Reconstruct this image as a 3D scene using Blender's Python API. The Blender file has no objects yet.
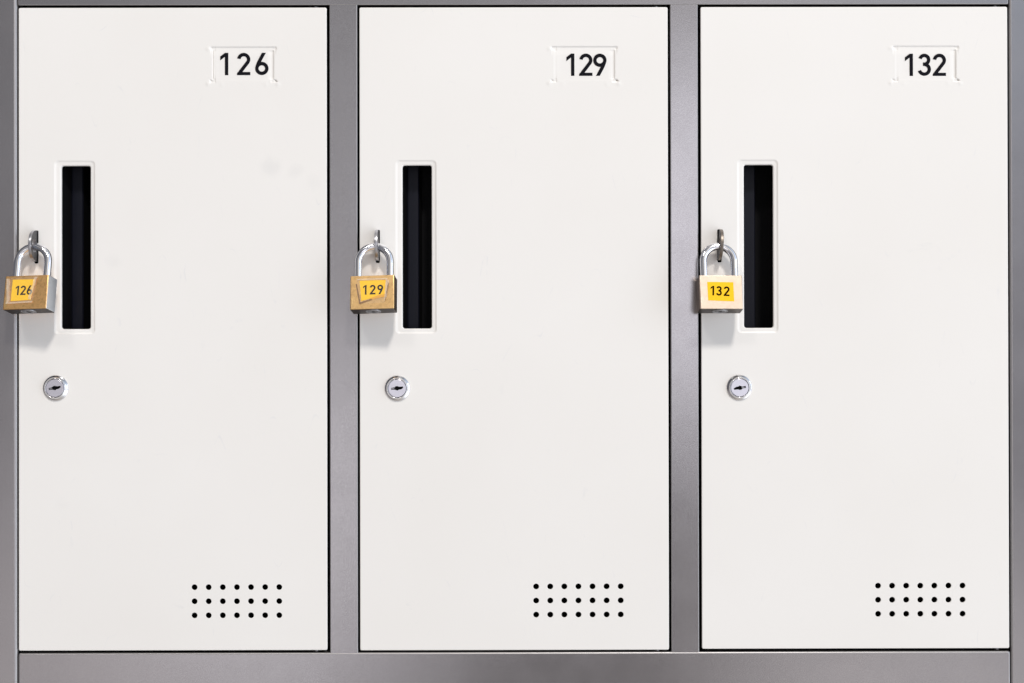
import bpy, bmesh, math, random
from mathutils import Vector, Matrix
from mathutils.geometry import tessellate_polygon

random.seed(7)
S = bpy.context.scene
C = S.collection
R = math.radians
MM = 0.001
PX = 0.88                      # millimetres of door front per picture pixel

# ------------------------------------------------------------------ camera
D = 1250.0                     # mm from the camera to the door fronts
PITCH, ROLL, YAW = R(0.25), 0.0018, 0.0024
cd = bpy.data.cameras.new('camera')
cam = bpy.data.objects.new('camera', cd)
C.objects.link(cam)
cd.sensor_width = 36
cd.lens = 36 * D / (1024 * PX)
cd.clip_start = 0.01
cd.clip_end = 100
cam.rotation_euler = (Matrix.Rotation(-YAW, 3, 'Z') @ Matrix.Rotation(R(90) + PITCH, 3, 'X') @ Matrix.Rotation(-ROLL, 3, 'Z')).to_euler()
cam.location = cam.rotation_euler.to_matrix() @ Vector((0, 0, D * MM))
S.camera = cam
S.render.resolution_x, S.render.resolution_y = 1024, 683
CR = cam.rotation_euler.to_matrix()


def at(px, py, d=0.0):
    """x, z in mm of the point seen at pixel px, py lying d mm behind the door fronts"""
    v = CR @ Vector(((px - 512) * PX, (341.5 - py) * PX, -D))
    t = (d - cam.location.y / MM) / v.y
    return cam.location.x / MM + v.x * t, cam.location.z / MM + v.z * t


# ------------------------------------------------------------------ light
S.view_settings.view_transform = 'Standard'
S.view_settings.look = 'None'
S.view_settings.exposure = 0
S.view_settings.gamma = 1
w = bpy.data.worlds.new('World')
S.world = w
w.use_nodes = True
wn, wl = w.node_tree.nodes, w.node_tree.links
wn.clear()


def nd(nt, kind, **kw):
    n = nt.nodes.new(kind)
    for k, v in kw.items():
        if k.startswith('i_'):
            n.inputs[k[2:].replace('_', ' ')].default_value = v
        else:
            setattr(n, k, v)
    return n


def ramp(nt, stops, interp='LINEAR'):
    n = nt.nodes.new('ShaderNodeValToRGB')
    n.color_ramp.interpolation = interp
    e = n.color_ramp.elements
    while len(e) > 1:
        e.remove(e[-1])
    for i, (p, c) in enumerate(stops):
        if not hasattr(c, '__len__'):
            c = (c, c, c)
        q = e[0] if i == 0 else e.new(p)
        q.position = p
        q.color = (*c, 1)
    return n


# the room round the lockers: dim to the left and above, cool daylight to the right, warm floor
tc = nd(w.node_tree, 'ShaderNodeTexCoord')
sx = nd(w.node_tree, 'ShaderNodeSeparateXYZ')
wl.new(tc.outputs['Generated'], sx.inputs[0])
mx = nd(w.node_tree, 'ShaderNodeMapRange')
mx.inputs['From Min'].default_value = -1
wl.new(sx.outputs['X'], mx.inputs['Value'])
mz = nd(w.node_tree, 'ShaderNodeMapRange')
mz.inputs['From Min'].default_value = -1
wl.new(sx.outputs['Z'], mz.inputs['Value'])
rx = ramp(w.node_tree, [(0.0, (0.30, 0.30, 0.33)), (0.30, (0.42, 0.42, 0.45)), (0.48, (0.62, 0.61, 0.62)),
                        (0.60, (0.70, 0.71, 0.75)), (0.70, (0.75, 0.80, 0.90)), (0.84, (2.0, 2.25, 2.6)), (0.94, (2.4, 2.7, 3.1)), (1.0, (1.6, 1.8, 2.1))])
wl.new(mx.outputs[0], rx.inputs[0])
rz = ramp(w.node_tree, [(0.0, (1.60, 1.49, 1.34)), (0.30, (1.95, 1.85, 1.72)), (0.42, (1.02, 0.96, 0.93)), (0.5, (1.0, 0.98, 0.98)),
                        (0.58, (0.84, 0.85, 0.88)), (0.75, (0.58, 0.60, 0.64)), (0.93, (0.60, 0.62, 0.64)), (0.98, (1.9, 1.85, 1.75))])
wl.new(mz.outputs[0], rz.inputs[0])
mm_ = nd(w.node_tree, 'ShaderNodeMix', data_type='RGBA', blend_type='MULTIPLY')
mm_.inputs[0].default_value = 1
wl.new(rx.outputs[0], mm_.inputs[6])
wl.new(rz.outputs[0], mm_.inputs[7])
cur = mm_.outputs[2]
# soft bright and dark places in the room behind the camera: a window, the photographer, others added to tune reflections
for dr, rad, col, amt in (((0.13, -1, 0.075), 10.5, (4.0, 4.0, 4.3), 1.0), ((-0.15, -1, -0.135), 11, (3.0, 2.95, 3.1), 1.0),
                          ((0.06, -1, -0.24), 12, (0.05, 0.03, 0.03), 0.88), ((-0.15, -1, 0.13), 10, (1.25, 1.25, 1.3), 0.9), ((0.30, -1, 0.52), 17, (1.75, 1.65, 1.5), 1.0),
                          ((-0.34, -1, -0.26), 9, (1.6, 1.5, 1.5), 0.9), ((0.27, -1, -0.25), 9, (2.1, 2.0, 2.0), 0.9),
                          ((-0.62, -0.8, 0.36), 15, (0.95, 0.90, 0.82), 0.7), ((-0.75, -0.6, -0.05), 14, (0.14, 0.12, 0.11), 0.6), ((0.36, -1, 0.26), 7, (1.2, 1.45, 1.8), 0.8), ((0.37, -1, -0.02), 8, (0.35, 0.35, 0.40), 0.8)):
    vd = nd(w.node_tree, 'ShaderNodeVectorMath', operation='DOT_PRODUCT')
    nv = nd(w.node_tree, 'ShaderNodeVectorMath', operation='NORMALIZE')
    wl.new(tc.outputs['Generated'], nv.inputs[0])
    wl.new(nv.outputs[0], vd.inputs[0]); vd.inputs[1].default_value = Vector(dr).normalized()
    mr = nd(w.node_tree, 'ShaderNodeMapRange', interpolation_type='SMOOTHSTEP')
    mr.inputs['From Min'].default_value = math.cos(R(rad)); mr.inputs['From Max'].default_value = math.cos(R(rad * 0.25))
    mr.inputs['To Max'].default_value = amt
    wl.new(vd.outputs['Value'], mr.inputs['Value'])
    mc = nd(w.node_tree, 'ShaderNodeMix', data_type='RGBA')
    wl.new(mr.outputs[0], mc.inputs[0]); wl.new(cur, mc.inputs[6]); mc.inputs[7].default_value = (*col, 1)
    cur = mc.outputs[2]
bg = nd(w.node_tree, 'ShaderNodeBackground')
bg.inputs['Strength'].default_value = 0.53
wl.new(cur, bg.inputs['Color'])
wo = nd(w.node_tree, 'ShaderNodeOutputWorld')
wl.new(bg.outputs[0], wo.inputs[0])


def area(name, loc, size, power, color, target=(0, 0, 0)):
    ld = bpy.data.lights.new(name, 'AREA')
    ld.shape = 'RECTANGLE'
    ld.size, ld.size_y = size
    ld.energy = power
    ld.color = color
    o = bpy.data.objects.new(name, ld)
    C.objects.link(o)
    o.location = loc
    o.rotation_euler = (Vector(target) - Vector(loc)).to_track_quat('-Z', 'Y').to_euler()
    return o


area('ceiling_lamp', (1.15, -5.0, 5.6), (0.75, 0.75), 320, (1.0, 0.955, 0.90))
area('ceiling_lamp', (-2.2, -4.2, 4.4), (0.60, 0.60), 44, (1.0, 0.96, 0.92))
area('window_light', (2.3, -1.1, 0.35), (1.0, 1.5), 9, (0.86, 0.93, 1.0))

# ------------------------------------------------------------------ materials


def mat(name, color, rough=0.5, metal=0.0, spec=0.5, coat=0.0):
    m = bpy.data.materials.new(name)
    m.use_nodes = True
    b = m.node_tree.nodes['Principled BSDF']
    b.inputs['Base Color'].default_value = (*color, 1)
    b.inputs['Roughness'].default_value = rough
    b.inputs['Metallic'].default_value = metal
    b.inputs['Specular IOR Level'].default_value = spec
    b.inputs['Coat Weight'].default_value = coat
    return m, m.node_tree, b


def coords(nt, scale=(1, 1, 1), rot=(0, 0, 0)):
    t = nd(nt, 'ShaderNodeTexCoord')
    mp = nd(nt, 'ShaderNodeMapping')
    mp.inputs['Scale'].default_value = scale
    mp.inputs['Rotation'].default_value = rot
    nt.links.new(t.outputs['Object'], mp.inputs[0])
    return mp.outputs[0]


def noise(nt, vec, scale, detail=4, rough=0.55, dist=0):
    n = nd(nt, 'ShaderNodeTexNoise')
    n.inputs['Scale'].default_value = scale
    n.inputs['Detail'].default_value = detail
    n.inputs['Roughness'].default_value = rough
    n.inputs['Distortion'].default_value = dist
    nt.links.new(vec, n.inputs['Vector'])
    return n.outputs['Fac']


def mixc(nt, fac, a, b, blend='MIX'):
    n = nd(nt, 'ShaderNodeMix', data_type='RGBA', blend_type=blend)
    for sock, v in ((n.inputs[0], fac), (n.inputs[6], a), (n.inputs[7], b)):
        if hasattr(v, 'is_linked'):
            nt.links.new(v, sock)
        elif isinstance(v, (int, float)):
            sock.default_value = v
        else:
            sock.default_value = (*v, 1)
    return n.outputs[2]


def bump(nt, b, h, strength, dist=0.001):
    n = nd(nt, 'ShaderNodeBump')
    n.inputs['Strength'].default_value = strength
    n.inputs['Distance'].default_value = dist
    nt.links.new(h, n.inputs['Height'])
    nt.links.new(n.outputs[0], b.inputs['Normal'])
    return n


def scratch(nt, scale, rot, thr=0.012):
    """thin scratch lines: narrow zero crossings of a stretched noise, broken up by another"""
    v = coords(nt, scale, rot)
    n = noise(nt, v, 1.0, 1, 0.4, 0.3)
    a = nd(nt, 'ShaderNodeMath', operation='SUBTRACT'); nt.links.new(n, a.inputs[0]); a.inputs[1].default_value = 0.5
    c = nd(nt, 'ShaderNodeMath', operation='ABSOLUTE'); nt.links.new(a.outputs[0], c.inputs[0])
    r = ramp(nt, [(0.0, 1.0), (thr, 0.0)]); nt.links.new(c.outputs[0], r.inputs[0])
    m = ramp(nt, [(0.55, 0.0), (0.68, 1.0)]); nt.links.new(noise(nt, coords(nt), 60, 2), m.inputs[0])
    x = nd(nt, 'ShaderNodeMath', operation='MULTIPLY')
    nt.links.new(r.outputs[0], x.inputs[0]); nt.links.new(m.outputs[0], x.inputs[1])
    return x.outputs[0]


# white powder-coated door
M = {}
m, nt, b = mat('white_paint', (0.80, 0.785, 0.765), 0.36, 0, 0.45)
v = coords(nt)
big = ramp(nt, [(0.35, 0.0), (0.75, 1.0)]); nt.links.new(noise(nt, v, 5.5, 3, 0.5), big.inputs[0])
c1 = mixc(nt, big.outputs[0], (0.825, 0.803, 0.772), (0.805, 0.780, 0.745))
sm = ramp(nt, [(0.66, 0.0), (0.74, 0.55)]); nt.links.new(noise(nt, v, 23, 5, 0.6, 0.8), sm.inputs[0])
sp = ramp(nt, [(0.54, 0.0), (0.66, 1.0)]); nt.links.new(noise(nt, v, 3.1, 2, 0.5), sp.inputs[0])
sf = nd(nt, 'ShaderNodeMath', operation='MULTIPLY'); nt.links.new(sm.outputs[0], sf.inputs[0]); nt.links.new(sp.outputs[0], sf.inputs[1])
c2 = mixc(nt, sf.outputs[0], c1, (0.70, 0.69, 0.68))
scr = scratch(nt, (30, 30, 9), (0, 0.5, 0), 0.004)
c3 = mixc(nt, scr, c2, (0.765, 0.75, 0.735))
# two grey finger smudges on the first door
geo = nd(nt, 'ShaderNodeNewGeometry')
def blot(px, py, rad, prev, amt):
    X, Z = at(px, py)
    vm = nd(nt, 'ShaderNodeVectorMath', operation='DISTANCE')
    nt.links.new(geo.outputs['Position'], vm.inputs[0]); vm.inputs[1].default_value = (X * MM, 0, Z * MM)
    ad = nd(nt, 'ShaderNodeMath', operation='MULTIPLY_ADD'); nt.links.new(noise(nt, v, 90, 4, 0.6), ad.inputs[0])
    ad.inputs[1].default_value = 0.014; nt.links.new(vm.outputs['Value'], ad.inputs[2])
    r = ramp(nt, [(0.0, amt), (0.007 + rad * MM * 0.4, amt * 0.8), (0.007 + rad * MM, 0.0)]); nt.links.new(ad.outputs[0], r.inputs[0])
    return mixc(nt, r.outputs[0], prev, (0.60, 0.595, 0.585))
for px, py, rad, amt in ((270, 167, 10, 0.27), (295, 171, 7, 0.18), (313, 182, 7, 0.14), (113, 262, 7, 0.14), (62, 505, 6, 0.12)):
    c3 = blot(px, py, rad, c3, amt)
nt.links.new(c3, b.inputs['Base Color'])
rr = nd(nt, 'ShaderNodeMapRange'); nt.links.new(noise(nt, v, 8, 4), rr.inputs['Value'])
rr.inputs['To Min'].default_value = 0.28; rr.inputs['To Max'].default_value = 0.44
nt.links.new(rr.outputs[0], b.inputs['Roughness'])
n1 = noise(nt, v, 900, 2, 0.5)
n2 = noise(nt, v, 7, 2, 0.5)
s2 = nd(nt, 'ShaderNodeMath', operation='MULTIPLY_ADD'); nt.links.new(n2, s2.inputs[0]); s2.inputs[1].default_value = 22; nt.links.new(n1, s2.inputs[2])
bump(nt, b, s2.outputs[0], 0.25, 0.0001)
M['white'] = m

# grey metallic frame paint
m, nt, b = mat('grey_frame_paint', (0.36, 0.35, 0.37), 0.25, 0.80, 0.5)
v = coords(nt)
r1 = ramp(nt, [(0.3, 0.0), (0.7, 1.0)]); nt.links.new(noise(nt, v, 16, 6, 0.62), r1.inputs[0])
c1 = mixc(nt, r1.outputs[0], (0.330, 0.312, 0.320), (0.365, 0.348, 0.356))
r2 = ramp(nt, [(0.40, 0.0), (0.62, 1.0)]); nt.links.new(noise(nt, v, 1600, 2, 0.6), r2.inputs[0])
c2 = mixc(nt, r2.outputs[0], c1, (0.40, 0.385, 0.39))
c3 = c2
nt.links.new(c3, b.inputs['Base Color'])
rr = nd(nt, 'ShaderNodeMapRange'); nt.links.new(noise(nt, v, 22, 5, 0.6), rr.inputs['Value'])
rr.inputs['To Min'].default_value = 0.13; rr.inputs['To Max'].default_value = 0.24
nt.links.new(rr.outputs[0], b.inputs['Roughness'])
bump(nt, b, noise(nt, v, 1300, 3, 0.6), 0.20, 0.00012)
M['grey'] = m
m, nt, b = mat('grey_edge_paint', (0.40, 0.385, 0.385), 0.38, 0.75, 0.5)
M['grey_edge'] = m

m, nt, b = mat('dark_interior', (0.006, 0.006, 0.007), 0.9, 0, 0.1)
M['dark'] = m
m, nt, b = mat('black_plastic', (0.006, 0.007, 0.014), 0.33, 0, 0.22)
bump(nt, b, noise(nt, coords(nt), 350, 3), 0.25, 0.0002)
rr = nd(nt, 'ShaderNodeMapRange'); nt.links.new(noise(nt, coords(nt), 60, 5, 0.65), rr.inputs['Value'])
rr.inputs['To Min'].default_value = 0.30; rr.inputs['To Max'].default_value = 0.60
nt.links.new(rr.outputs[0], b.inputs['Roughness'])
M['black'] = m
m, nt, b = mat('shaded_black_plastic', (0.003, 0.003, 0.004), 0.7, 0, 0.15)  # same cup plastic, darker: the shade of its depth put into the colour
M['shaded_black'] = m
m, nt, b = mat('black_vinyl', (0.006, 0.006, 0.009), 0.7, 0, 0.08)
M['vinyl'] = m


def metal(name, col, col2, rough, r2, nsc=120):
    m, nt, b = mat(name, col, rough, 1.0)
    v = coords(nt)
    c = mixc(nt, noise(nt, v, nsc, 4, 0.6), col, col2)
    c = mixc(nt, scratch(nt, (300, 300, 130), (0.2, 0.7, 0), 0.010), c, tuple(min(1, k * 1.25) for k in col))
    nt.links.new(c, b.inputs['Base Color'])
    rr = nd(nt, 'ShaderNodeMapRange'); nt.links.new(noise(nt, v, nsc * 2, 5, 0.65), rr.inputs['Value'])
    rr.inputs['To Min'].default_value = rough; rr.inputs['To Max'].default_value = r2
    nt.links.new(rr.outputs[0], b.inputs['Roughness'])
    bump(nt, b, noise(nt, v, 700, 3), 0.05, 0.0001)
    return m


M['chrome'] = metal('chrome', (0.74, 0.73, 0.74), (0.66, 0.65, 0.65), 0.08, 0.18)
M['steel'] = metal('hardened_steel', (0.95, 0.95, 0.98), (0.88, 0.88, 0.92), 0.08, 0.17)
M['plug'] = metal('lock_plug_steel', (0.84, 0.82, 0.88), (0.74, 0.73, 0.80), 0.28, 0.40)
M['dull_steel'] = metal('dull_steel', (0.40, 0.40, 0.42), (0.24, 0.23, 0.23), 0.25, 0.45, 200)
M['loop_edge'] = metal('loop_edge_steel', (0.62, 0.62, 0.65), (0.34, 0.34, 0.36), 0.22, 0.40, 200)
M['loop_shade'] = metal('shaded_loop_steel', (0.15, 0.15, 0.16), (0.08, 0.08, 0.085), 0.35, 0.55, 200)  # flat sides of the loop, their shade painted as darker steel
M['brown_steel'] = metal('browned_steel', (0.30, 0.26, 0.22), (0.14, 0.12, 0.11), 0.30, 0.5, 200)


def brass(name, a, b_, tarn, amt):
    m, nt, b = mat(name, a, 0.3, 1.0)
    v = coords(nt)
    r1 = ramp(nt, [(0.35, 0.0), (0.7, 1.0)]); nt.links.new(noise(nt, v, 110, 6, 0.65, 0.5), r1.inputs[0])
    c = mixc(nt, r1.outputs[0], a, b_)
    r3 = ramp(nt, [(0.50, 0.0), (0.60, amt)]); nt.links.new(noise(nt, v, 260, 5, 0.7, 1.0), r3.inputs[0])
    c = mixc(nt, r3.outputs[0], c, tarn)
    vb = coords(nt, (900, 900, 40))
    br = noise(nt, vb, 1.0, 2, 0.5)
    c = mixc(nt, scratch(nt, (260, 260, 90), (0.1, 0.9, 0), 0.014), c, tuple(min(1, k * 1.3) for k in a))
    c = mixc(nt, scratch(nt, (120, 120, 260), (0.1, 0.4, 0), 0.012), c, tarn)
    nt.links.new(c, b.inputs['Base Color'])
    rr = nd(nt, 'ShaderNodeMapRange'); nt.links.new(noise(nt, v, 300, 5, 0.65), rr.inputs['Value'])
    rr.inputs['To Min'].default_value = 0.26; rr.inputs['To Max'].default_value = 0.48
    nt.links.new(rr.outputs[0], b.inputs['Roughness'])
    bump(nt, b, br, 0.18, 0.0001)
    return m


BR = [brass('tarnished_brass', (1.0, 0.62, 0.27), (0.90, 0.53, 0.22), (0.50, 0.29, 0.12), 0.40),
      brass('worn_brass', (0.84, 0.55, 0.25), (0.75, 0.48, 0.21), (0.48, 0.29, 0.13), 0.35),
      brass('bright_brass', (0.70, 0.575, 0.47), (0.65, 0.53, 0.43), (0.50, 0.39, 0.30), 0.15)]
SIDE = [metal('side_reflection', (0.97, 0.99, 1.0), (0.75, 0.77, 0.82), 0.42, 0.55),  # cool reflection on the first lock's side, painted as pale metal
        brass('shaded_brass', (0.20, 0.12, 0.07), (0.13, 0.08, 0.05), (0.05, 0.03, 0.02), 0.5), None]  # brass with the shade beside the door painted in brown
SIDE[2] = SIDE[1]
M['under'] = brass('shaded_underside', (0.045, 0.026, 0.016), (0.03, 0.018, 0.011), (0.02, 0.012, 0.008), 0.5)  # shade under the body put into the brass colour
m, nt, b = mat('yellow_label', (0.92, 0.60, 0.035), 0.6, 0, 0.15)
cy = mixc(nt, noise(nt, coords(nt), 260, 4, 0.6), (1.0, 0.62, 0.018), (0.96, 0.54, 0.014))
nt.links.new(cy, b.inputs['Base Color'])
bump(nt, b, noise(nt, coords(nt), 220, 3), 0.3, 0.0002)
M['yellow'] = m
m, nt, b = mat('orange_fold', (0.78, 0.38, 0.03), 0.4, 0, 0.5)
M['orange'] = m
m, nt, b = mat('label_ink', (0.008, 0.003, 0.002), 0.8, 0, 0.02)
M['ink'] = m
m, nt, b = mat('clear_tape', (0.95, 0.92, 0.85), 0.16, 0, 0.6)
b.inputs['Alpha'].default_value = 0.06
bump(nt, b, noise(nt, coords(nt, (1, 1, 0.6)), 180, 4, 0.6, 1.5), 0.9, 0.0007)
M['tape'] = m
m, nt, b = mat('lifted_tape_glare', (0.90, 0.82, 0.68), 0.2, 0, 0.6)  # raised tape edges, with the tape's glare painted in as a pale tone
b.inputs['Alpha'].default_value = 0.36
bump(nt, b, noise(nt, coords(nt), 300, 3), 0.6, 0.0005)
M['tape_lift_glare'] = m
m, nt, b = mat('grimy_tape_edge', (0.22, 0.13, 0.09), 0.5, 0, 0.3)
b.inputs['Alpha'].default_value = 0.75
M['grime'] = m

# ------------------------------------------------------------------ mesh helpers (all lengths in mm; y grows into the cabinet)


class MB:
    def __init__(self):
        self.v, self.f, self.s, self.m = [], [], [], []

    def add(self, verts, faces, smooth=False, mi=0):
        o = len(self.v)
        self.v += [tuple(p) for p in verts]
        for f in faces:
            self.f.append([i + o for i in f]); self.s.append(smooth); self.m.append(mi)

    def fill(self, loops, y, mi=0, flip=False):
        """flat face at depth y bounded by the first loop, the other loops are holes"""
        tris = tessellate_polygon([[Vector((x, z, 0)) for x, z in l] for l in loops])
        flat = [p for l in loops for p in l]
        fs = []
        for t in tris:
            a, b_, c = (flat[i] for i in t)
            cr = (b_[0] - a[0]) * (c[1] - a[1]) - (b_[1] - a[1]) * (c[0] - a[0])
            if abs(cr) < 1e-9:
                continue
            ccw = cr > 0                       # ccw in x,z seen from -y looks at the camera
            t = list(t)
            if ccw == flip:
                t.reverse()
            fs.append(t)
        self.add([(x, y, z) for x, z in flat], fs, False, mi)

    def loft(self, rings, smooth=True, mi=0, closed=True):
        n = len(rings[0])
        vs = [p for r in rings for p in r]
        fs = []
        for k in range(len(rings) - 1):
            for i in range(n if closed else n - 1):
                j = (i + 1) % n
                fs.append([k * n + i, k * n + j, (k + 1) * n + j, (k + 1) * n + i])
        self.add(vs, fs, smooth, mi)

    def build(self, name, mats, parent=None, label=None, mtx=None, recalc=True):
        me = bpy.data.meshes.new(name)
        me.from_pydata([(x * MM, y * MM, z * MM) for x, y, z in self.v], [], self.f)
        for p, s, mi in zip(me.polygons, self.s, self.m):
            p.use_smooth = s; p.material_index = mi
        for q in (mats if isinstance(mats, (list, tuple)) else [mats]):
            me.materials.append(q)
        bm = bmesh.new(); bm.from_mesh(me)
        bmesh.ops.remove_doubles(bm, verts=bm.verts, dist=1e-7)
        if recalc:
            bmesh.ops.recalc_face_normals(bm, faces=bm.faces)
        bm.to_mesh(me); bm.free()
        o = bpy.data.objects.new(name, me)
        C.objects.link(o)
        if parent:
            o.parent = parent
        if label:
            o['label'] = label
        return o


def rrect(x0, x1, z0, z1, r, n=6):
    r = max(r, 0.001)
    out = []
    for cx, cz, a in ((x1 - r, z1 - r, 0), (x0 + r, z1 - r, 90), (x0 + r, z0 + r, 180), (x1 - r, z0 + r, 270)):
        for k in range(n + 1):
            t = R(a + 90 * k / n)
            out.append((cx + r * math.cos(t), cz + r * math.sin(t)))
    return out


def circ(cx, cz, r, n=32):
    return [(cx + r * math.cos(2 * math.pi * k / n), cz + r * math.sin(2 * math.pi * k / n)) for k in range(n)]


def at_y(l, y):
    return [(x, y, z) for x, z in l]


def rounded_board(mb, x0, x1, z0, z1, r, depth, y0=0, mi=0, corner=0.6, holes=(), edge=0):
    """a folded sheet: flat front, rounded front edges, sides going back"""
    steps = 5
    rings = []
    for k in range(steps + 1):
        t = R(90 * k / steps)
        ins = r * (1 - math.sin(t))
        rings.append(at_y(rrect(x0 + ins, x1 - ins, z0 + ins, z1 - ins, max(corner + r - ins, 0.05), 5), y0 + r * (1 - math.cos(t))))
    rings.append(at_y(rrect(x0, x1, z0, z1, corner + r, 5), y0 + r + 0.5))
    if depth > 5:                              # undercut behind the edge, added to keep the gaps dark
        rings.append(at_y(rrect(x0 + 2.5, x1 - 2.5, z0 + 2.5, z1 - 2.5, corner + r, 5), y0 + r + 1.2))
        rings.append(at_y(rrect(x0 + 2.5, x1 - 2.5, z0 + 2.5, z1 - 2.5, corner + r, 5), y0 + depth))
    else:
        rings.append(at_y(rrect(x0, x1, z0, z1, corner + r, 5), y0 + r + 0.5 + depth))
    mb.fill([[(p[0], p[2]) for p in rings[0]]] + list(holes), y0, mi)
    mb.loft(rings, True, edge)


def tube(mb, pts, rad, n=16, mi=0, cap=True):
    rings = []
    ref = Vector((0, 1, 0))
    for i, p in enumerate(pts):
        p = Vector(p)
        d = (Vector(pts[min(i + 1, len(pts) - 1)]) - Vector(pts[max(i - 1, 0)])).normalized()
        u = d.cross(ref).normalized(); v_ = d.cross(u)
        rr_ = rad[i] if hasattr(rad, '__len__') else rad
        rings.append([tuple(p + rr_ * (math.cos(2 * math.pi * k / n) * u + math.sin(2 * math.pi * k / n) * v_)) for k in range(n)])
    mb.loft(rings, True, mi)
    if cap:
        for rg in (rings[0], rings[-1]):
            mb.add(rg, [list(range(n))], False, mi)


def lathe(mb, prof, cx, cz, n=48, mi=0, smooth=True):
    """prof: list of (radius, depth)"""
    mb.loft([at_y(circ(cx, cz, max(r, 0.001), n), y) for r, y in prof], smooth, mi)


def empty(name, loc):
    o = bpy.data.objects.new(name, None)
    C.objects.link(o)
    o.location = loc
    o.empty_display_size = 0.02
    return o


# ------------------------------------------------------------------ the lettering: strokes of even width, drawn in a box 0..0.6 by 0..1


def arc(cx, cz, rx_, rz_, a0, a1, n=20):
    return [(cx + rx_ * math.cos(R(a0 + (a1 - a0) * k / n)), cz + rz_ * math.sin(R(a0 + (a1 - a0) * k / n))) for k in range(n + 1)]


def bez(p0, p1, p2, p3, n=10):
    return [tuple((1 - t) ** 3 * a + 3 * t * (1 - t) ** 2 * b_ + 3 * t * t * (1 - t) * c + t ** 3 * d
                  for a, b_, c, d in zip(p0, p1, p2, p3)) for t in [k / n for k in range(n + 1)]]


def digit(ch, s):
    h = s / 2
    if ch == '1':
        return [('poly', [(0.36 - s, 0), (0.36, 0), (0.36, 1), (0.215, 1), (0, 0.84), (0, 0.84 - s * 1.15), (0.36 - s, 0.83)])]
    if ch == '2':
        r = 0.295 - h
        a = arc(0.305, 1 - 0.295, r, r, 172, -38, 24)
        return [('line', a + [(0.125, 0.115)]), ('poly', [(0, 0), (0.6, 0), (0.6, s * 0.92), (0.046, s * 0.92), (0.0, s * 0.50)])]
    if ch == '3':
        ru, rl = 0.272 - h, 0.300 - h
        return [('line', arc(0.297, 1 - 0.272, ru, ru, 165, -82, 24)), ('line', arc(0.295, 0.300, rl, rl * 0.98, 82, -165, 24)),
                ('poly', [(0.235, 0.53 - h), (0.36, 0.53 - h), (0.36, 0.53 + h), (0.235, 0.53 + h)])]
    if ch in '69':
        r = 0.30 - h
        P = [('line', arc(0.30, 0.30, r, r * 0.98, 0, 360, 36)),
             ('line', bez((0.41, 1.05), (0.28, 0.76), (0.15, 0.60), (0.30 - r * 0.965, 0.30 + r * 0.25)))]
        if ch == '9':
            P = [(k, [(0.6 - x, 1 - z) for x, z in q]) for k, q in P]
        return P


def stroke(mb, line, s, T, y0, y1, mi=0):
    n = len(line)
    L, Rr = [], []
    closed = (Vector(line[0]) - Vector(line[-1])).length < 1e-4
    for i, p in enumerate(line):
        a = Vector(line[max(i - 1, 0)]); b_ = Vector(line[min(i + 1, n - 1)])
        if closed and i in (0, n - 1):
            a, b_ = Vector(line[-2]), Vector(line[1])
        d = (b_ - a).normalized(); q = Vector((-d.y, d.x)) * s / 2
        for lst, sg in ((L, 1), (Rr, -1)):
            c = Vector(p) + q * sg
            lst.append(T(c.x, min(1, max(0, c.y))))
    vs, fs = [], []
    for y in (y0, y1):
        vs += [(x, y, z) for x, z in L] + [(x, y, z) for x, z in Rr]
    for i in range(n - 1):
        fs += [[i, i + 1, n + i + 1, n + i], [2 * n + i, 3 * n + i, 3 * n + i + 1, 2 * n + i + 1],
               [i, 2 * n + i, 2 * n + i + 1, i + 1], [n + i, n + i + 1, 3 * n + i + 1, 3 * n + i]]
    mb.add(vs, fs, False, mi)


def number(mb, places, H, s, z0, y, rot=0, pivot=(0, 0), thick=0.08, mi=0):
    """places: list of (digit, left x in mm); y is the front of the ink"""
    cr, sr = math.cos(rot), math.sin(rot)
    k = 0
    for ch, x0 in places:
        def T(u, w_):
            x, z = x0 + u * H - pivot[0], z0 + w_ * H - pivot[1]
            return (pivot[0] + x * cr - z * sr, pivot[1] + x * sr + z * cr)
        for kind, q in digit(ch, s):
            yy = y - 0.012 * (k % 5); k += 1
            if kind == 'line':
                stroke(mb, q, s, T, yy, y + thick, mi)
            else:
                pl = [T(*p) for p in q]
                mb.fill([pl], yy, mi)
                mb.loft([at_y(pl, yy), at_y(pl, y + thick)], False, mi)


# ================================================================== the cabinet
px = lambda x, y=341.5: at(x, y)[0]
pz = lambda y, x=512: at(x, y)[1]
Z_TOP, Z_BOT = pz(7.2), pz(650.2)               # door top and bottom
DOOR_X = [(px(18.6), px(327.0)), (px(359.7), px(668.4)), (px(701.3), px(1008.4))]
FEAT = [px(18.1), px(359.7), px(701.6)]         # where each door's fittings are measured from
RAIL_T, RAIL_B = pz(4.7), pz(652.3)
LS, RS = px(17.3), px(1010.2)                   # inner edges of the side stiles
DIVS = [(px(329.7), px(357.6)), (px(670.8), px(698.6))]
OUT = 62                                        # how far the frame goes on past the picture

cabinet = empty('locker_cabinet', (0, 0, (RAIL_B - OUT) * MM))
cabinet['label'] = 'grey steel locker cabinet with three white doors in a row numbered 126, 129 and 132'
cabinet['category'] = 'locker'


def into(o):
    """children are drawn in scene coordinates: cancel the empty's offset"""
    o.location = (0, 0, -cabinet.location.z)
    return o


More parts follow.
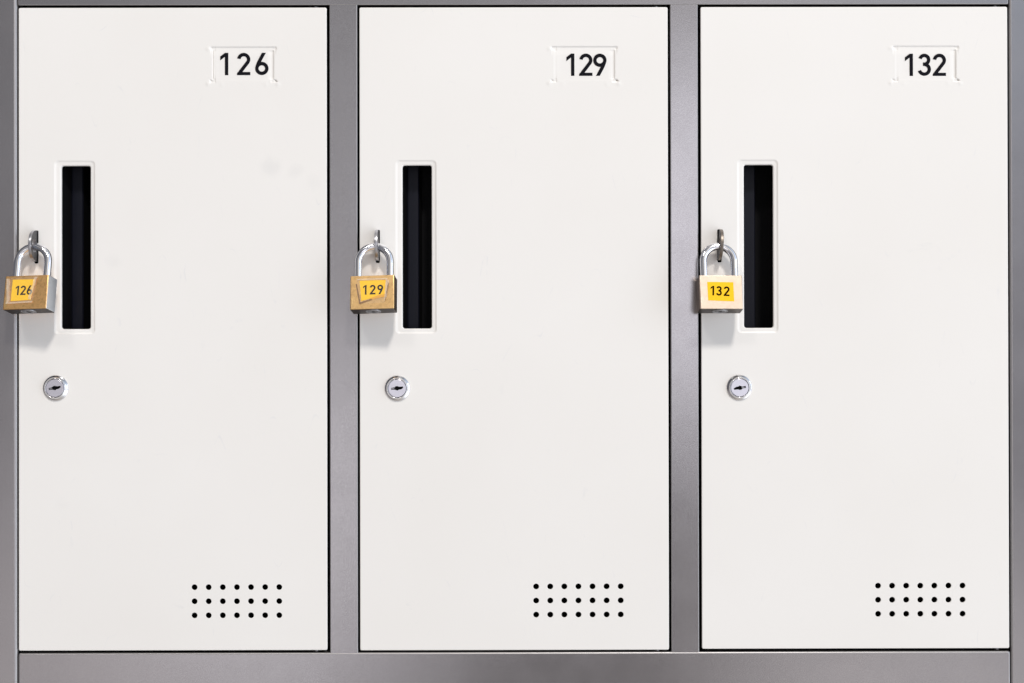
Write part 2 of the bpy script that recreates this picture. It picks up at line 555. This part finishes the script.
for x0, x1, rb in ((LS - 36, LS, 3.0), (RS, RS + 36, 2.0)):
    mb = MB(); rounded_board(mb, x0, x1, RAIL_B - OUT, RAIL_T + OUT, rb, 22, 0, edge=1)
    into(mb.build('side_stile', [M['grey'], M['grey_edge']], cabinet))
for x0, x1 in DIVS:
    mb = MB(); rounded_board(mb, x0, x1, RAIL_B - 1.6, RAIL_T + 3.0, 0.8, 15, 0.35, corner=0.15, edge=1)
    into(mb.build('divider', [M['grey'], M['grey_edge']], cabinet))
mb = MB(); rounded_board(mb, LS + 0.7, RS - 0.7, RAIL_T, RAIL_T + OUT, 0.6, 22, 0.0, edge=1)
into(mb.build('top_rail', [M['grey'], M['grey_edge']], cabinet))
mb = MB(); rounded_board(mb, LS + 0.7, RS - 0.7, RAIL_B - OUT, RAIL_B, 1.5, 22, 0.1, edge=1)
into(mb.build('bottom_rail', [M['grey'], M['grey_edge']], cabinet))
# the dark carcass behind the doors
mb = MB()
X0, X1, Z0, Z1, Y1 = LS - 30, RS + 30, RAIL_B - OUT + 3, RAIL_T + OUT - 3, 380
vs = [(x, y, z) for y in (21, Y1) for x, z in ((X0, Z0), (X1, Z0), (X1, Z1), (X0, Z1))]
mb.add(vs, [[4, 5, 6, 7], [0, 1, 5, 4], [1, 2, 6, 5], [2, 3, 7, 6], [3, 0, 4, 7]])
for x0, x1 in DIVS:
    c = (x0 + x1) / 2
    vs = [(x, y, z) for y in (21, Y1 - 1) for x, z in ((c - 1, Z0), (c + 1, Z0), (c + 1, Z1), (c - 1, Z1))]
    mb.add(vs, [[0, 1, 5, 4], [1, 2, 6, 5], [2, 3, 7, 6], [3, 0, 4, 7]])
# door stops that close the gaps from behind
def stop(x0, x1, z0, z1):
    rounded_board(mb, x0, x1, z0, z1, 0.3, 1, 19)
for x0, x1 in ((LS - 4, LS + 10), (DIVS[0][0] - 10, DIVS[0][1] + 10), (DIVS[1][0] - 10, DIVS[1][1] + 10), (RS - 10, RS + 4)):
    stop(x0, x1, RAIL_B - 3, RAIL_T + 3)
for z0, z1 in ((RAIL_B - 4, RAIL_B + 10), (RAIL_T - 10, RAIL_T + 4)):
    for a, b_ in ((LS + 11, DIVS[0][0] - 11), (DIVS[0][1] + 11, DIVS[1][0] - 11), (DIVS[1][1] + 11, RS - 11)):
        stop(a, b_, z0, z1)
into(mb.build('carcass', M['dark'], cabinet))

# ------------------------------------------------------------------ doors
NUM = ['126', '129', '132']
# left edges in picture pixels of the door digits, and their foot line
DIG = [(((220.2), (236.9), (255.1)), 75.1), (((566.4), (579.1), (593.2)), 75.8), (((905.0), (917.8), (932.7)), 75.9)]
DOORS = []


def smoothstep(a, b_, x):
    t = min(1, max(0, (x - a) / (b_ - a)))
    return t * t * (3 - 2 * t)


def sd_box(x, z, x0, x1, z0, z1, r=0.4):
    dx = max(x0 + r - x, x - x1 + r); dz = max(z0 + r - z, z - z1 + r)
    return math.hypot(max(dx, 0), max(dz, 0)) + min(max(dx, dz), 0) - r


for i in range(3):
    x0, x1 = DOOR_X[i]
    f = FEAT[i]
    zbot = Z_BOT + (0.4, 0, 0.7)[i]
    mb = MB()
    holes = []
    P = PX
    # handle opening: a shallow pressed rim round the dark slot
    hz0, hz1 = pz(333.7), pz(159.6)
    ho = (f + 35.6 * P, f + 77.2 * P, hz0, hz1)
    slot = (f + 42.9 * P, f + 72.1 * P, pz(328.3), pz(165.1))
    outer = rrect(*ho, 3.6, 8)
    holes.append(outer)

    def between(t, dep, rad):
        return at_y(rrect(*[a + (b_ - a) * t for a, b_ in zip(ho, slot)], rad, 8), dep)
    rim = [at_y(outer, 0)]
    for t, dep in ((0.05, 0.03), (0.12, 0.20), (0.26, 0.60), (0.36, 0.76), (0.46, 0.82), (0.80, 0.82), (0.90, 0.95), (0.96, 1.3), (1.0, 1.8), (1.0, 3.2)):
        rim.append(between(t, dep, 3.6 + (2.2 - 3.6) * t))
    mb.loft(rim)
    # number recess
    nx0, nx1 = f + 194.6 * P, f + 255.6 * P
    nz0, nz1 = pz(80.6), pz(46.3)
    gx0, gx1, gz0, gz1 = nx0 - 9, nx1 + 9, nz0 - 7, nz1 + 5
    holes.append([(gx0, gz0), (gx1, gz0), (gx1, gz1), (gx0, gz1)])
    step = 0.34
    nxn, nzn = int((gx1 - gx0) / step), int((gz1 - gz0) / step)
    vs = []
    for b_ in range(nzn + 1):
        for a in range(nxn + 1):
            X = gx0 + (gx1 - gx0) * a / nxn; Z = gz0 + (gz1 - gz0) * b_ / nzn
            d = sd_box(X, Z, nx0, nx1, nz0, nz1, 0.5)
            for cx0, cx1 in ((nx0 - 2.6, nx0 + 3), (nx1 - 3, nx1 + 2.8)):
                d = min(d, sd_box(X, Z, cx0, cx1, nz1 - 3.0, nz1, 1.0), sd_box(X, Z, cx0, cx1, nz0 - 1.6, nz0 + 1.2, 1.0))
            ears = abs(X - (nx0 + nx1) / 2) > (nx1 - nx0) / 2 - 2.5
            h = (0.42 if ears else 0.34) * (1 - smoothstep(-0.9, 0.4, d))
            if not ears:                       # the label face rises gently to the door at the foot
                h *= 0.25 + 0.75 * smoothstep(nz0 - 1.0, nz0 + 9, Z)
            if not ears or nz0 + 2 < Z < nz1 - 4:
                h *= 0.3 + 0.7 * smoothstep(nx0 - 1, nx0 + 7, X)
            inz = smoothstep(nz0 + 1.2, nz0 + 2.2, Z) * (1 - smoothstep(nz1 - 4.2, nz1 - 3.2, Z))
            inx = smoothstep(nx0 - 2.3, nx0 - 1.3, X) * (1 - smoothstep(nx1 + 1.3, nx1 + 2.3, X))
            h += 0.50 * (1 - smoothstep(nz1 - 1.3, nz1 + 0.3, Z)) * smoothstep(nz1 - 9, nz1 - 1.4, Z) * inx
            h += (0.55, 0.40, 0.60)[i] * (1 - smoothstep(nx1 - 0.5, nx1 + 0.4, X)) * smoothstep(nx1 - 6, nx1 - 0.6, X) * inz
            h += (0.9, 0.0, 0.0)[i] * math.exp(-((X - nx0 - 0.1) ** 2) / 0.12) * inz
            # small bulges where the sheet is pinched at the corners
            for bx, bz, am in ((nx0 - 4, nz0 - 2.5, 0.35), (nx1 + 3.6, nz0 - 3.0, 0.30), (nx0 - 4, nz1 - 2, 0.30), (nx0 + 8, nz0 - 3, 0.12), (nx1 - 7, nz0 - 3.2, 0.15)):
                h -= am * math.exp(-((X - bx) ** 2 + (Z - bz) ** 2) / 3.2)
            # the small torn slits at the lower corners
            for bx, bz, am in ((nx1 + 1.7, nz0 + 0.2, 2.3), (nx0 - 1.6, nz0 + 0.2, 0.7)):
                u = (X - bx) * 0.83 - (Z - bz) * 0.55; w_ = (X - bx) * 0.55 + (Z - bz) * 0.83
                h += am * math.exp(-(u * u) / 1.6 - (w_ * w_) / 0.16)
            edge = min(X - gx0, gx1 - X, Z - gz0, gz1 - Z)
            vs.append((X, h * smoothstep(0, 1.2, edge), Z))
    fs = [[b_ * (nxn + 1) + a, b_ * (nxn + 1) + a + 1, (b_ + 1) * (nxn + 1) + a + 1, (b_ + 1) * (nxn + 1) + a] for b_ in range(nzn) for a in range(nxn)]
    mb.add(vs, fs, True)
    # ventilation holes
    for rr_ in range(3):
        for cc in range(7):
            hx, hz = f + (175.9 + 14.09 * cc) * P, pz(586.6 + 14.08 * rr_)
            rad = 2.56
            holes.append(circ(hx, hz, rad + 0.22, 24))
            mb.loft([at_y(circ(hx, hz, rad + 0.22, 24), 0), at_y(circ(hx, hz, rad + 0.06, 24), 0.07), at_y(circ(hx, hz, rad, 24), 0.25), at_y(circ(hx, hz, rad, 24), 1.1)])
    # opening for the hasp loop
    sxc = f + 18.0 * P
    hs = (sxc - 1.7, sxc + 1.9, pz(262.6), pz(229.8))
    ol = rrect(hs[0] - 0.3, hs[1] + 0.3, hs[2] - 0.3, hs[3] + 0.3, 1.2, 5)
    il = rrect(*hs, 1.0, 5)
    holes.append(ol)
    mb.loft([at_y(ol, 0), at_y(il, 0.25), at_y(il, 1.2)])
    # cam lock hole
    lx, lz = f + 37.6 * P, pz((387.2, 388.1, 388.0)[i])
    holes.append(circ(lx, lz, 9.0, 32))
    # front sheet with folded edges
    rounded_board(mb, x0, x1, zbot, Z_TOP, 0.75, 17, 0, corner=0.7, holes=holes)
    door = mb.build('door', M['white'], cabinet,
                    ['white locker door numbered 126, leftmost of the three', 'white locker door numbered 129, between the other two',
                     'white locker door numbered 132, rightmost of the three'][i])
    into(door)
    DOORS.append(door)

    # recessed pull: a black cup with a flat ridge inside
    mb = MB()
    sx0, sx1, sz0, sz1 = slot[0] - 1.5, slot[1] + 1.5, slot[2] - 1.5, slot[3] + 1.5
    prof = [(sx0, 3.3), (sx0, 12), (f + 45.8 * P, 21.8), (f + 47.2 * P, 21.0), (f + 57.0 * P, 20.6), (f + 58.0 * P, 21.6), (f + 60 * P, 36), (sx1 + 3, 36), (sx1 + 3, 3.3)]
    za, zb = sz0, sz1
    for q in range(len(prof) - 1):
        mb.add([(prof[q][0], prof[q][1], za), (prof[q + 1][0], prof[q + 1][1], za), (prof[q + 1][0], prof[q + 1][1], zb), (prof[q][0], prof[q][1], zb)],
               [[0, 1, 2, 3]], False, 0 if q in (2, 3, 4) else 1)
    for z in (za, zb):
        mb.add([(x, y, z) for x, y in prof], [list(range(len(prof)))], False, 1)
    mb.build('handle_recess', [M['black'], M['shaded_black']], door)

    # printed number on the door
    mb = MB()
    xs, foot = DIG[i]
    mid = (at(xs[1], 64)[0], at(xs[1], 64)[1])
    Hn = 22.3 * PX
    number(mb, [(ch, at(x, 64)[0]) for ch, x in zip(NUM[i], xs)], Hn, 0.152, at(xs[1], foot)[1], 0.10, 0, mid, 0.5)
    mb.build('door_number', M['vinyl'], door, 'black printed number ' + NUM[i])

    # cam lock
    mb = MB()
    lathe(mb, [(8.9, 2.5), (8.95, 0.6), (11.25, 0.35), (11.35, -0.15), (11.15, -0.75), (10.6, -1.15), (9.7, -1.55), (9.0, -2.6), (8.75, -3.05), (8.45, -3.2), (8.2, -3.05), (8.05, -2.2)], lx, lz, 64)
    lk = mb.build('cam_lock', M['chrome'], door)
    mb = MB()
    tilt = [R(7), R(3), R(6)][i]
    key = [(-5.4, -1.1), (-5.4, 0.9), (-2.2, 1.2), (-1.5, 2.0), (0.2, 2.3), (1.5, 1.7), (2.6, 1.5), (5.2, 1.6), (5.6, 0.1), (3.0, -1.3), (1.4, -1.3), (0.2, -2.2), (-1.3, -1.5), (-2.4, -1.1)]
    if i == 2:
        key = [(-x, -z * 0.95) for x, z in reversed(key)]
    key = [(lx + x * math.cos(tilt) - z * math.sin(tilt), lz + x * math.sin(tilt) + z * math.cos(tilt)) for x, z in [(a * 0.98, b_ * 0.92) for a, b_ in key]]
    pr = circ(lx, lz, 7.55, 48)
    mb.fill([pr, key], -3.0)
    mb.loft([at_y(pr, -3.0), at_y(circ(lx, lz, 7.8, 48), -2.75), at_y(circ(lx, lz, 7.8, 48), -1.5)])
    mb.loft([at_y(key, -3.0), at_y(key, -1.0)], False)
    mb.fill([circ(lx, lz, 8.3, 48)], -0.9, 1)
    # the sprung shutter showing in one half of the keyway
    sg = 1 if i == 2 else -1
    c_ = Vector((lx + sg * 3.4 * math.cos(tilt), lz + sg * 3.4 * math.sin(tilt)))
    sh = [(c_.x + x, c_.y + z) for x, z in ((-1.6, -0.75), (0.9, -0.6), (0.9, 0.55), (-1.6, 0.8))]
    mb.fill([sh], -2.2, 2)
    mb.build('lock_plug', [M['plug'], M['dark'], M['dull_steel']], door)

    # hinge pins glimpsed in the gaps at the hinge side
    hp = x1 - 10.0
    for z, s_ in ((zbot, -1), (Z_TOP, 1)):
        mb = MB()
        rg = []
        for k in (0, 1):
            rg.append([(hp + 2.0 * math.cos(2 * math.pi * q / 20), 4.0 + 2.0 * math.sin(2 * math.pi * q / 20), z + s_ * (0.05 + k * 1.7)) for q in range(20)])
        mb.loft(rg); mb.add(rg[0], [list(range(20))]); mb.add(rg[1], [list(range(20))])
        mb.build('hinge_pin', M['dull_steel'], door)

    # hasp loop: a steel plate with an eye standing out through its slot
    mb = MB()
    zc = at(512, 245.3)[1]
    A, Bz, th = 17.5, 13.6, 1.25
    n = 36
    outl = [(Bz * math.cos(R(180 * k / n)), -A * (math.sin(R(180 * k / n)) ** 0.75)) for k in range(n + 1)]     # (z, y)
    outl = [(Bz, 6)] + outl + [(-Bz, 6)]
    hole = [(-0.2 + 5.9 * math.cos(2 * math.pi * k / 28), -8.6 + 5.4 * math.sin(2 * math.pi * k / 28)) for k in range(28)]
    tris = tessellate_polygon([[Vector((a, c_, 0)) for a, c_ in outl], [Vector((a, c_, 0)) for a, c_ in hole]])
    pts = outl + hole
    hx = sxc + 0.0
    lean = [0, -0.02, 0.05][i]
    for sg in (-1, 1):
        mb.add([(hx + sg * th + lean * (z_), y_, zc + z_) for z_, y_ in pts], [list(t) for t in tris], False, 1)
    for lp in (outl, hole):
        rgs = [[(hx + sg * th + lean * z_, y_, zc + z_) for z_, y_ in lp] for sg in (-1, 1)]
        mb.loft(rgs, True, 0)
    ob = mb.build('hasp_loop', [M['brown_steel'] if i == 2 else M['loop_edge'], M['loop_shade']], door)
    bm = bmesh.new(); bm.from_mesh(ob.data)
    ed = [e for e in bm.edges if len(e.link_faces) == 2 and e.calc_face_angle(0) > R(60)]
    bmesh.ops.bevel(bm, geom=ed, offset=0.0006, segments=3, profile=0.5, affect='EDGES', clamp_overlap=True)
    bm.to_mesh(ob.data); bm.free()

# ================================================================== padlocks
# local millimetres, origin at the top of the shackle's bend (outer edge), front of the body toward -y
BH, BD, BTOP = 29.9, 16.4, -31.6
BWS = (39.9, 38.4, 37.3)
LABELS = ['tarnished brass padlock with a taped yellow 126 sticker, hanging on the door numbered 126',
          'scuffed brass padlock with a creased yellow 129 sticker, hanging on the door numbered 129',
          'pale bright brass padlock with a clean yellow 132 sticker, hanging on the door numbered 132']
POSE = [(37.9, 243.0, -9.0, -12.5, 0.6), (375.3, 243.0, -5.0, -12.5, -0.5), (716.5, 242.8, 1.0, -12.0, 0.0)]   # x px, y px, yaw, tilt, roll
# sticker shape, in pixels on the face counted from the body's top left corner; face scale
FS = 0.885
STK = [[(8.0, 3.8), (31.6, 4.2), (28.3, 24.8), (7.8, 25.4)],
       [(9.2, 5.0), (35.0, 5.0), (34.4, 21.2), (27.0, 21.6), (11.2, 25.4)],
       [(7.6, 6.6), (33.2, 6.9), (33.4, 26.2), (8.0, 25.2)]]
NPX = [(12.0, 17.0, 23.6), (12.8, 19.3, 26.8), (10.7, 16.0, 23.4)]


def face(x, y):
    return -BW / 2 + x * FS, BTOP - y * FS


def wavy(mb, quad, y, nx, nz, amp, mi=0, seed=0, thick=0.0):
    """a thin sheet over a face quad (tl, tr, br, bl) that lifts here and there"""
    rnd = random.Random(seed)
    ph = [rnd.uniform(0, 6.28) for _ in range(4)]
    tl, tr, br, bl = [Vector(face(*q)) for q in quad]
    vs = []
    for j in range(nz + 1):
        for k in range(nx + 1):
            u, v_ = k / nx, j / nz
            p = (tl * (1 - u) + tr * u) * (1 - v_) + (bl * (1 - u) + br * u) * v_
            h = amp * (0.5 + 0.5 * math.sin(u * 7 + v_ * 3 + ph[0]) * math.sin(v_ * 8 - u * 2 + ph[1]))
            e = min(u, 1 - u, v_, 1 - v_)
            h += amp * 1.2 * math.exp(-e / 0.06) * (0.5 + 0.5 * math.sin((u + v_) * 19 + ph[2]))
            vs.append((p.x, y - h, p.y))
    fs = [[j * (nx + 1) + k, j * (nx + 1) + k + 1, (j + 1) * (nx + 1) + k + 1, (j + 1) * (nx + 1) + k] for j in range(nz) for k in range(nx)]
    mb.add(vs, fs, True, mi)


for i in range(3):
    X, Y_, yaw, tilt, roll = POSE[i]
    BW = BWS[i]
    yd = -8.6
    x_, z_ = at(X, Y_, yd)
    x_ = at(X, Y_, 0)[0]
    lock = empty('padlock', (x_ * MM, yd * MM, z_ * MM))
    lock.rotation_mode = 'ZYX'
    lock.rotation_euler = (R(tilt), R(roll), R(yaw))
    lock['label'] = LABELS[i]
    lock['category'] = 'padlock'
    lock['group'] = 'brass padlocks hanging on the locker doors'
    # body
    bm = bmesh.new()
    bmesh.ops.create_cube(bm, size=1)
    for v in bm.verts:
        v.co = Vector((v.co.x * BW, v.co.y * BD, v.co.z * BH + BTOP - BH / 2)) * MM
    vert = [e for e in bm.edges if abs(e.verts[0].co.z - e.verts[1].co.z) > 0.001]
    bmesh.ops.bevel(bm, geom=vert, offset=0.0009, segments=4, profile=0.5, affect='EDGES')
    ed = [e for e in bm.edges if e.calc_face_angle(0) > R(60)]
    bmesh.ops.bevel(bm, geom=ed, offset=0.0005, segments=3, profile=0.5, affect='EDGES')
    for f_ in bm.faces:
        f_.smooth = f_.calc_area() < 1e-5 * 3
    me = bpy.data.meshes.new('body'); bm.to_mesh(me); bm.free()
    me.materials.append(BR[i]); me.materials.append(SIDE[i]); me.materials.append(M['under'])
    for p in me.polygons:                      # sides and underside carry their shade or reflection as colour
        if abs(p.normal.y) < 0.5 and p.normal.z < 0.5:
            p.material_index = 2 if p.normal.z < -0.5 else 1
    bo = bpy.data.objects.new('body', me); C.objects.link(bo); bo.parent = lock
    # dark bushes where the shackle enters, and the key plug beneath
    sr, br_ = (17.3, 17.2, 16.6)[i], 3.25                         # outer half width and bar radius
    mb = MB()
    for sg in (-1, 1):
        cx = sg * (sr - br_)
        rg = [[(cx + r_ * math.cos(2 * math.pi * k / 24), r_ * math.sin(2 * math.pi * k / 24), z) for k in range(24)] for r_, z in ((3.3, BTOP - 0.2), (3.3, BTOP + 0.25), (2.7, BTOP + 0.3))]
        mb = MB(); mb.loft(rg)
        mb.build('shackle_collar', M['dull_steel'], bo)
    mb = MB()
    zb = BTOP - BH
    rg = [[(r_ * math.cos(2 * math.pi * k / 40) - 0.2, r_ * math.sin(2 * math.pi * k / 40), z) for k in range(40)] for r_, z in ((6.6, zb + 0.2), (6.6, zb - 0.35), (6.3, zb - 0.5), (5.7, zb - 0.5), (5.6, zb - 0.2), (5.2, zb - 0.2), (5.1, zb - 0.55), (1.9, zb - 0.55))]
    mb.loft(rg)
    mb.loft([rg[-1], [(p[0], p[1], zb - 0.1) for p in rg[-1]]], False, 1)
    mb.add([(p[0], p[1], zb - 0.12) for p in rg[-1]], [list(range(40))], False, 1)
    for a, b_ in ((-0.6, 0.6),):
        mb.add([(-4.6, a, zb - 0.6), (4.0, a, zb - 0.6), (4.0, b_, zb - 0.6), (-4.6, b_, zb - 0.6)], [[0, 1, 2, 3]], False, 1)
    mb.build('key_plug', [M['dull_steel'], M['dark']], bo)
    # shackle
    mb = MB()
    rc = sr - br_
    pts = [(-rc, 0, BTOP - 4 + k * (-sr + 4 - BTOP) / 6) for k in range(7)]
    pts += [(rc * math.cos(R(180 - 180 * k / 28)), 0, -sr + rc * math.sin(R(180 * k / 28))) for k in range(1, 28)]
    pts += [(rc, 0, -sr + k * (BTOP - 4 + sr) / 6) for k in range(7)]
    tube(mb, pts, br_, 24)
    sh = mb.build('shackle', M['steel'], lock)
    # sticker
    fy = -BD / 2
    mb = MB()
    poly = [face(*q) for q in STK[i]]
    ys = fy - 0.10
    mb.fill([poly], ys, 0)
    mb.loft([at_y(poly, ys), at_y(poly, fy + 0.02)], False, 0)
    if i == 1:
        fold = [face(*q) for q in ((19.5, 23.1), (27.3, 20.4), (34.6, 19.3), (34.2, 21.9), (27.0, 23.0), (20.5, 24.6))]
        mb.fill([fold], fy - 0.32, 1)
        mb.loft([at_y(fold, fy - 0.32), at_y(fold, fy + 0.02)], False, 1)
    st = mb.build('number_sticker', [M['yellow'], M['orange']], lock, 'yellow sticker printed ' + NUM[i])
    mb = MB()
    H = 9.6 * FS if i != 0 else 9.4 * FS
    foot = [19.6, 19.2, 20.6][i]
    nm = NPX[i]
    base = face(nm[0], foot)
    number(mb, [(ch, face(x, foot)[0]) for ch, x in zip(NUM[i], nm)], H, 0.172, base[1], ys - 0.03,
           [0, 0, R(-2.5)][i], (0, base[1] + H / 2), 0.02)
    mb.build('printed_number', M['ink'], st)
    # clear tape over the first two stickers
    if i < 2:
        mb = MB()
        if i == 0:
            wavy(mb, [(1.8, 2.2), (33.5, 1.6), (31.2, 27.6), (2.4, 27.8)], fy - 0.30, 24, 20, 0.16, 0, 3)
            wavy(mb, [(31.0, 2.0), (34.2, 1.8), (28.6, 24.5), (26.0, 24.0)], fy - 0.50, 5, 24, 0.35, 1, 5)  # pale strip painted for the diagonal glare on the tape
            wavy(mb, [(2.0, 3.0), (5.4, 3.6), (7.4, 25.5), (4.2, 27.4)], fy - 0.50, 4, 20, 0.30, 1, 9)
            wavy(mb, [(3.4, 26.8), (30.5, 25.9), (30.8, 27.6), (3.0, 28.4)], fy - 0.55, 20, 3, 0.25, 1, 11)
        else:
            wavy(mb, [(6.0, 3.4), (38.8, 3.8), (34.0, 28.0), (9.0, 28.4)], fy - 0.42, 24, 20, 0.16, 0, 4)
            wavy(mb, [(35.4, 4.2), (38.6, 6.0), (36.4, 21.5), (33.6, 26.8)], fy - 0.62, 5, 20, 0.35, 1, 6)
            wavy(mb, [(5.6, 8.5), (6.5, 8.0), (10.4, 27.8), (9.4, 28.2)], fy - 0.62, 3, 20, 0.22, 2, 7)
            wavy(mb, [(9.4, 27.2), (21.5, 23.6), (21.7, 24.4), (9.8, 28.3)], fy - 0.66, 16, 2, 0.22, 2, 8)
            wavy(mb, [(37.6, 8.0), (38.5, 8.4), (35.0, 24.2), (34.1, 27.2)], fy - 0.72, 3, 20, 0.22, 2, 12)
            wavy(mb, [(7.0, 3.2), (36.5, 3.4), (36.5, 4.6), (7.2, 4.5)], fy - 0.62, 20, 2, 0.25, 1, 10)
        mb.build('clear_tape', [M['tape'], M['tape_lift_glare'], M['grime']], lock, recalc=False)

S.cycles.samples = 64
S.cycles.max_bounces = 8
